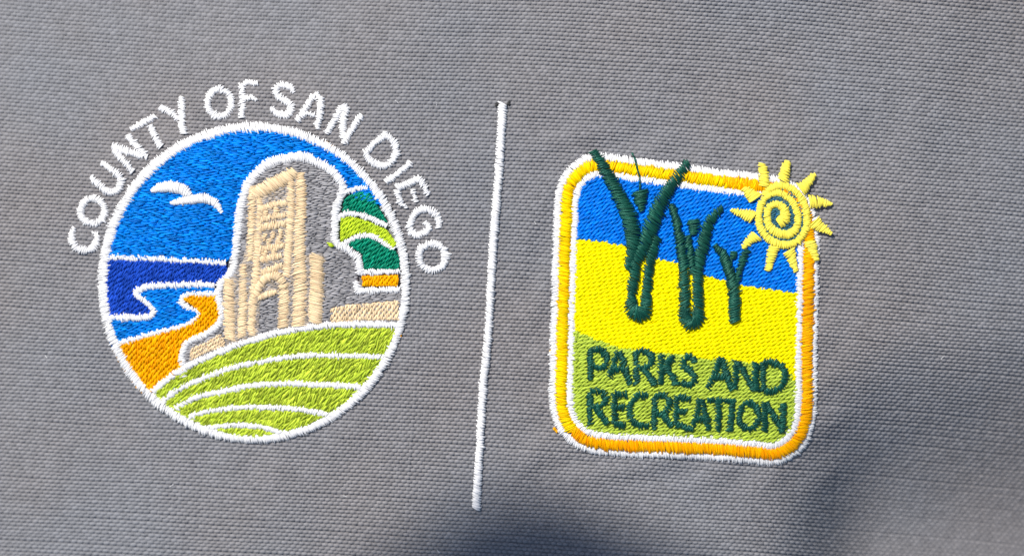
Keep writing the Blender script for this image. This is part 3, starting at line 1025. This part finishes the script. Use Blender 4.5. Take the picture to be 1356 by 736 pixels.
# words on the grass band
ZK = lambda p: zc(765, 440, 4.907, p)
ZL = lambda p: zc(850, 440, 4.907, p)
ZM = lambda p: zc(930, 450, 4.33, p)
words = bpy.data.objects.new('lettering', None)
scene.collection.objects.link(words)
words.empty_display_size = 0.005
words.parent = park
word_letters = [
    ('P', [ZK([(82, 105), (80, 305)]), ZK([(85, 108), (150, 112), (190, 152), (182, 205), (140, 228), (95, 218)])]),
    ('A', [ZK([(262, 122), (235, 205), (205, 290)]), ZK([(272, 120), (305, 220), (335, 335)]), ZK([(230, 235), (305, 238)])]),
    ('R', [ZK([(378, 120), (385, 335)]), ZK([(375, 122), (440, 120), (482, 158), (465, 212), (400, 228)]), ZK([(430, 228), (465, 290), (505, 335)])]),
    ('K', [ZK([(545, 138), (540, 335)]), ZK([(625, 148), (590, 185), (560, 230)]), ZK([(572, 215), (605, 270), (645, 335)])]),
    ('S', [ZL([(345, 188), (312, 155), (268, 172), (272, 222), (322, 256), (345, 300), (312, 335), (252, 322)])]),
    ('A', [ZM([(105, 98), (70, 190), (30, 275)]), ZM([(108, 98), (135, 190), (165, 280)]), ZM([(65, 208), (135, 208)])]),
    ('N', [ZM([(195, 115), (185, 278)]), ZM([(200, 118), (250, 205), (300, 285)]), ZM([(302, 122), (302, 288)])]),
    ('D', [ZM([(345, 122), (345, 288)]), ZM([(345, 122), (415, 128), (462, 165), (472, 222), (440, 272), (385, 290), (350, 288)])]),
    ('R', [ZK([(78, 382), (78, 595)]), ZK([(80, 380), (148, 378), (180, 420), (150, 472), (85, 482)]), ZK([(120, 485), (155, 535), (192, 588)])]),
    ('E', [ZK([(237, 392), (235, 592)]), ZK([(240, 392), (322, 402)]), ZK([(240, 482), (300, 478)]), ZK([(235, 588), (308, 600)])]),
    ('C', [ZK([(455, 412), (395, 402), (348, 448), (335, 520), (362, 580), (425, 602), (468, 590)])]),
    ('R', [ZK([(497, 405), (495, 625)]), ZK([(495, 405), (562, 408), (598, 450), (570, 510), (510, 520)]), ZK([(540, 520), (575, 560), (612, 602)])]),
    ('E', [ZL([(227, 410), (220, 598)]), ZL([(228, 415), (315, 428)]), ZL([(228, 500), (288, 512)]), ZL([(222, 590), (330, 628)])]),
    ('A', [ZL([(378, 430), (355, 520), (330, 600)]), ZL([(388, 430), (410, 530), (432, 628)]), ZL([(350, 555), (412, 555)])]),
    ('T', [ZM([(25, 338), (110, 346)]), ZM([(92, 345), (85, 518)])]),
    ('I', [ZM([(170, 340), (155, 520)])]),
    ('O', [ZM(ell(265, 432, 57, 78, 18))]),
    ('N', [ZM([(355, 355), (355, 522)]), ZM([(362, 358), (408, 440), (458, 520)]), ZM([(458, 358), (455, 524)])]),
]
for ch, strokes in word_letters:
    s2 = Stitches()
    for k, p in enumerate(strokes):
        satin(s2, p, 7.9, closed=(ch == 'O'), z=3.0 + 0.4 * k, lift=0.2, pitch=2.3, r=1.3, slant=0.4, jit=1.15)
    s2.build('letter', 'dark', words, label='dark green letter %s' % ch)
s2 = Stitches()
satin(s2, ZM([(100, 343), (190, 346)]), 6, z=3.1, lift=0.2, pitch=2.1)
s2.build('joining_stitch', 'dark', words)

# ------------------------------------------------------------------ unseen handset shape, added to cast the soft shade at the lower edge
def rounded_slab(name, w, l, t, rad, mat, parent=None, z0=0.0, cx=0.0, cy=0.0, bevel=0.001):
    import bmesh
    bm = bmesh.new()
    pts = []
    for (sx, sy, a0) in ((1, 1, 0), (-1, 1, 90), (-1, -1, 180), (1, -1, 270)):
        for k in range(9):
            a = radians(a0 + k * 90 / 8)
            pts.append((cx + sx * (w / 2 - rad) + rad * cos(a), cy + sy * (l / 2 - rad) + rad * sin(a)))
    rings = []
    for (zz, ins) in ((z0, bevel), (z0 + bevel, 0), (z0 + t - bevel, 0), (z0 + t, bevel)):
        ring = []
        for (x, y) in pts:
            dx, dy = x - cx, y - cy
            f = 1 - ins / max(math.hypot(dx, dy), 1e-6)
            ring.append(bm.verts.new((cx + dx * f, cy + dy * f, zz)))
        rings.append(ring)
    n = len(pts)
    for a, b in zip(rings[:-1], rings[1:]):
        for i in range(n):
            bm.faces.new((a[i], a[(i + 1) % n], b[(i + 1) % n], b[i]))
    bm.faces.new(rings[0][::-1])
    bm.faces.new(rings[-1])
    me = bpy.data.meshes.new(name)
    bm.normal_update()
    bm.to_mesh(me)
    bm.free()
    me.materials.append(mat)
    o = bpy.data.objects.new(name, me)
    scene.collection.objects.link(o)
    if parent:
        o.parent = parent
    return o


def plain(name, col, rough, metal=0.0):
    m, nt, b = new_mat(name)
    nz = nt.nodes.new('ShaderNodeTexNoise')
    nz.inputs['Scale'].default_value = 90
    cr = nt.nodes.new('ShaderNodeValToRGB')
    cr.color_ramp.elements[0].color = (*[c * 0.9 for c in col], 1)
    cr.color_ramp.elements[1].color = (*col, 1)
    nt.links.new(nz.outputs['Fac'], cr.inputs['Fac'])
    nt.links.new(cr.outputs['Color'], b.inputs['Base Color'])
    b.inputs['Roughness'].default_value = rough
    b.inputs['Metallic'].default_value = metal
    return m


PH, PW, PL = 0.85, 0.072, 0.15
shadow_caster = thing('phone_shadow_caster', 'unseen dark handset added to cast the soft shadow at the lower edge', 'shadow_caster')
body = rounded_slab('body', PW, PL, 0.008, 0.018, plain('phone_black', (0.03, 0.03, 0.035), 0.4), shadow_caster)
rounded_slab('screen', PW - 0.005, PL - 0.005, 0.0006, 0.016, plain('phone_glass', (0.01, 0.01, 0.012), 0.08), shadow_caster, z0=0.0081, bevel=0.0002)
rounded_slab('camera_bump', 0.03, 0.034, 0.0015, 0.008, plain('phone_grey', (0.1, 0.1, 0.11), 0.3, 0.5), shadow_caster, z0=-0.0014, cx=-0.016, cy=0.052, bevel=0.0003)
P0 = Vector(W(698, 686, 0.0).tolist())
corner_w = P0 + SUN_DIR * ((PH - P0.z) / SUN_DIR.z)
# the added slab is tipped so that its corner points towards the top of the picture in its shadow
ga, gb = Vector((0.92, -0.39, 0)), Vector((-0.89, -0.45, 0))
bb = ga.dot(SUN_DIR) + gb.dot(SUN_DIR)
ss = (-bb - math.sqrt(bb * bb - 4 * ga.dot(gb))) / 2
e1 = -(ga + SUN_DIR * ss).normalized()
e2 = -(gb + SUN_DIR * ss).normalized()
rot = Matrix((e1, e2, e1.cross(e2))).transposed().to_4x4()
# the rounded corner whose shade enters the picture
local = Vector((PW / 2 - 0.0055, PL / 2 - 0.0055, 0.004))
shadow_caster.matrix_world = Matrix.Translation(corner_w - (rot @ local)) @ rot
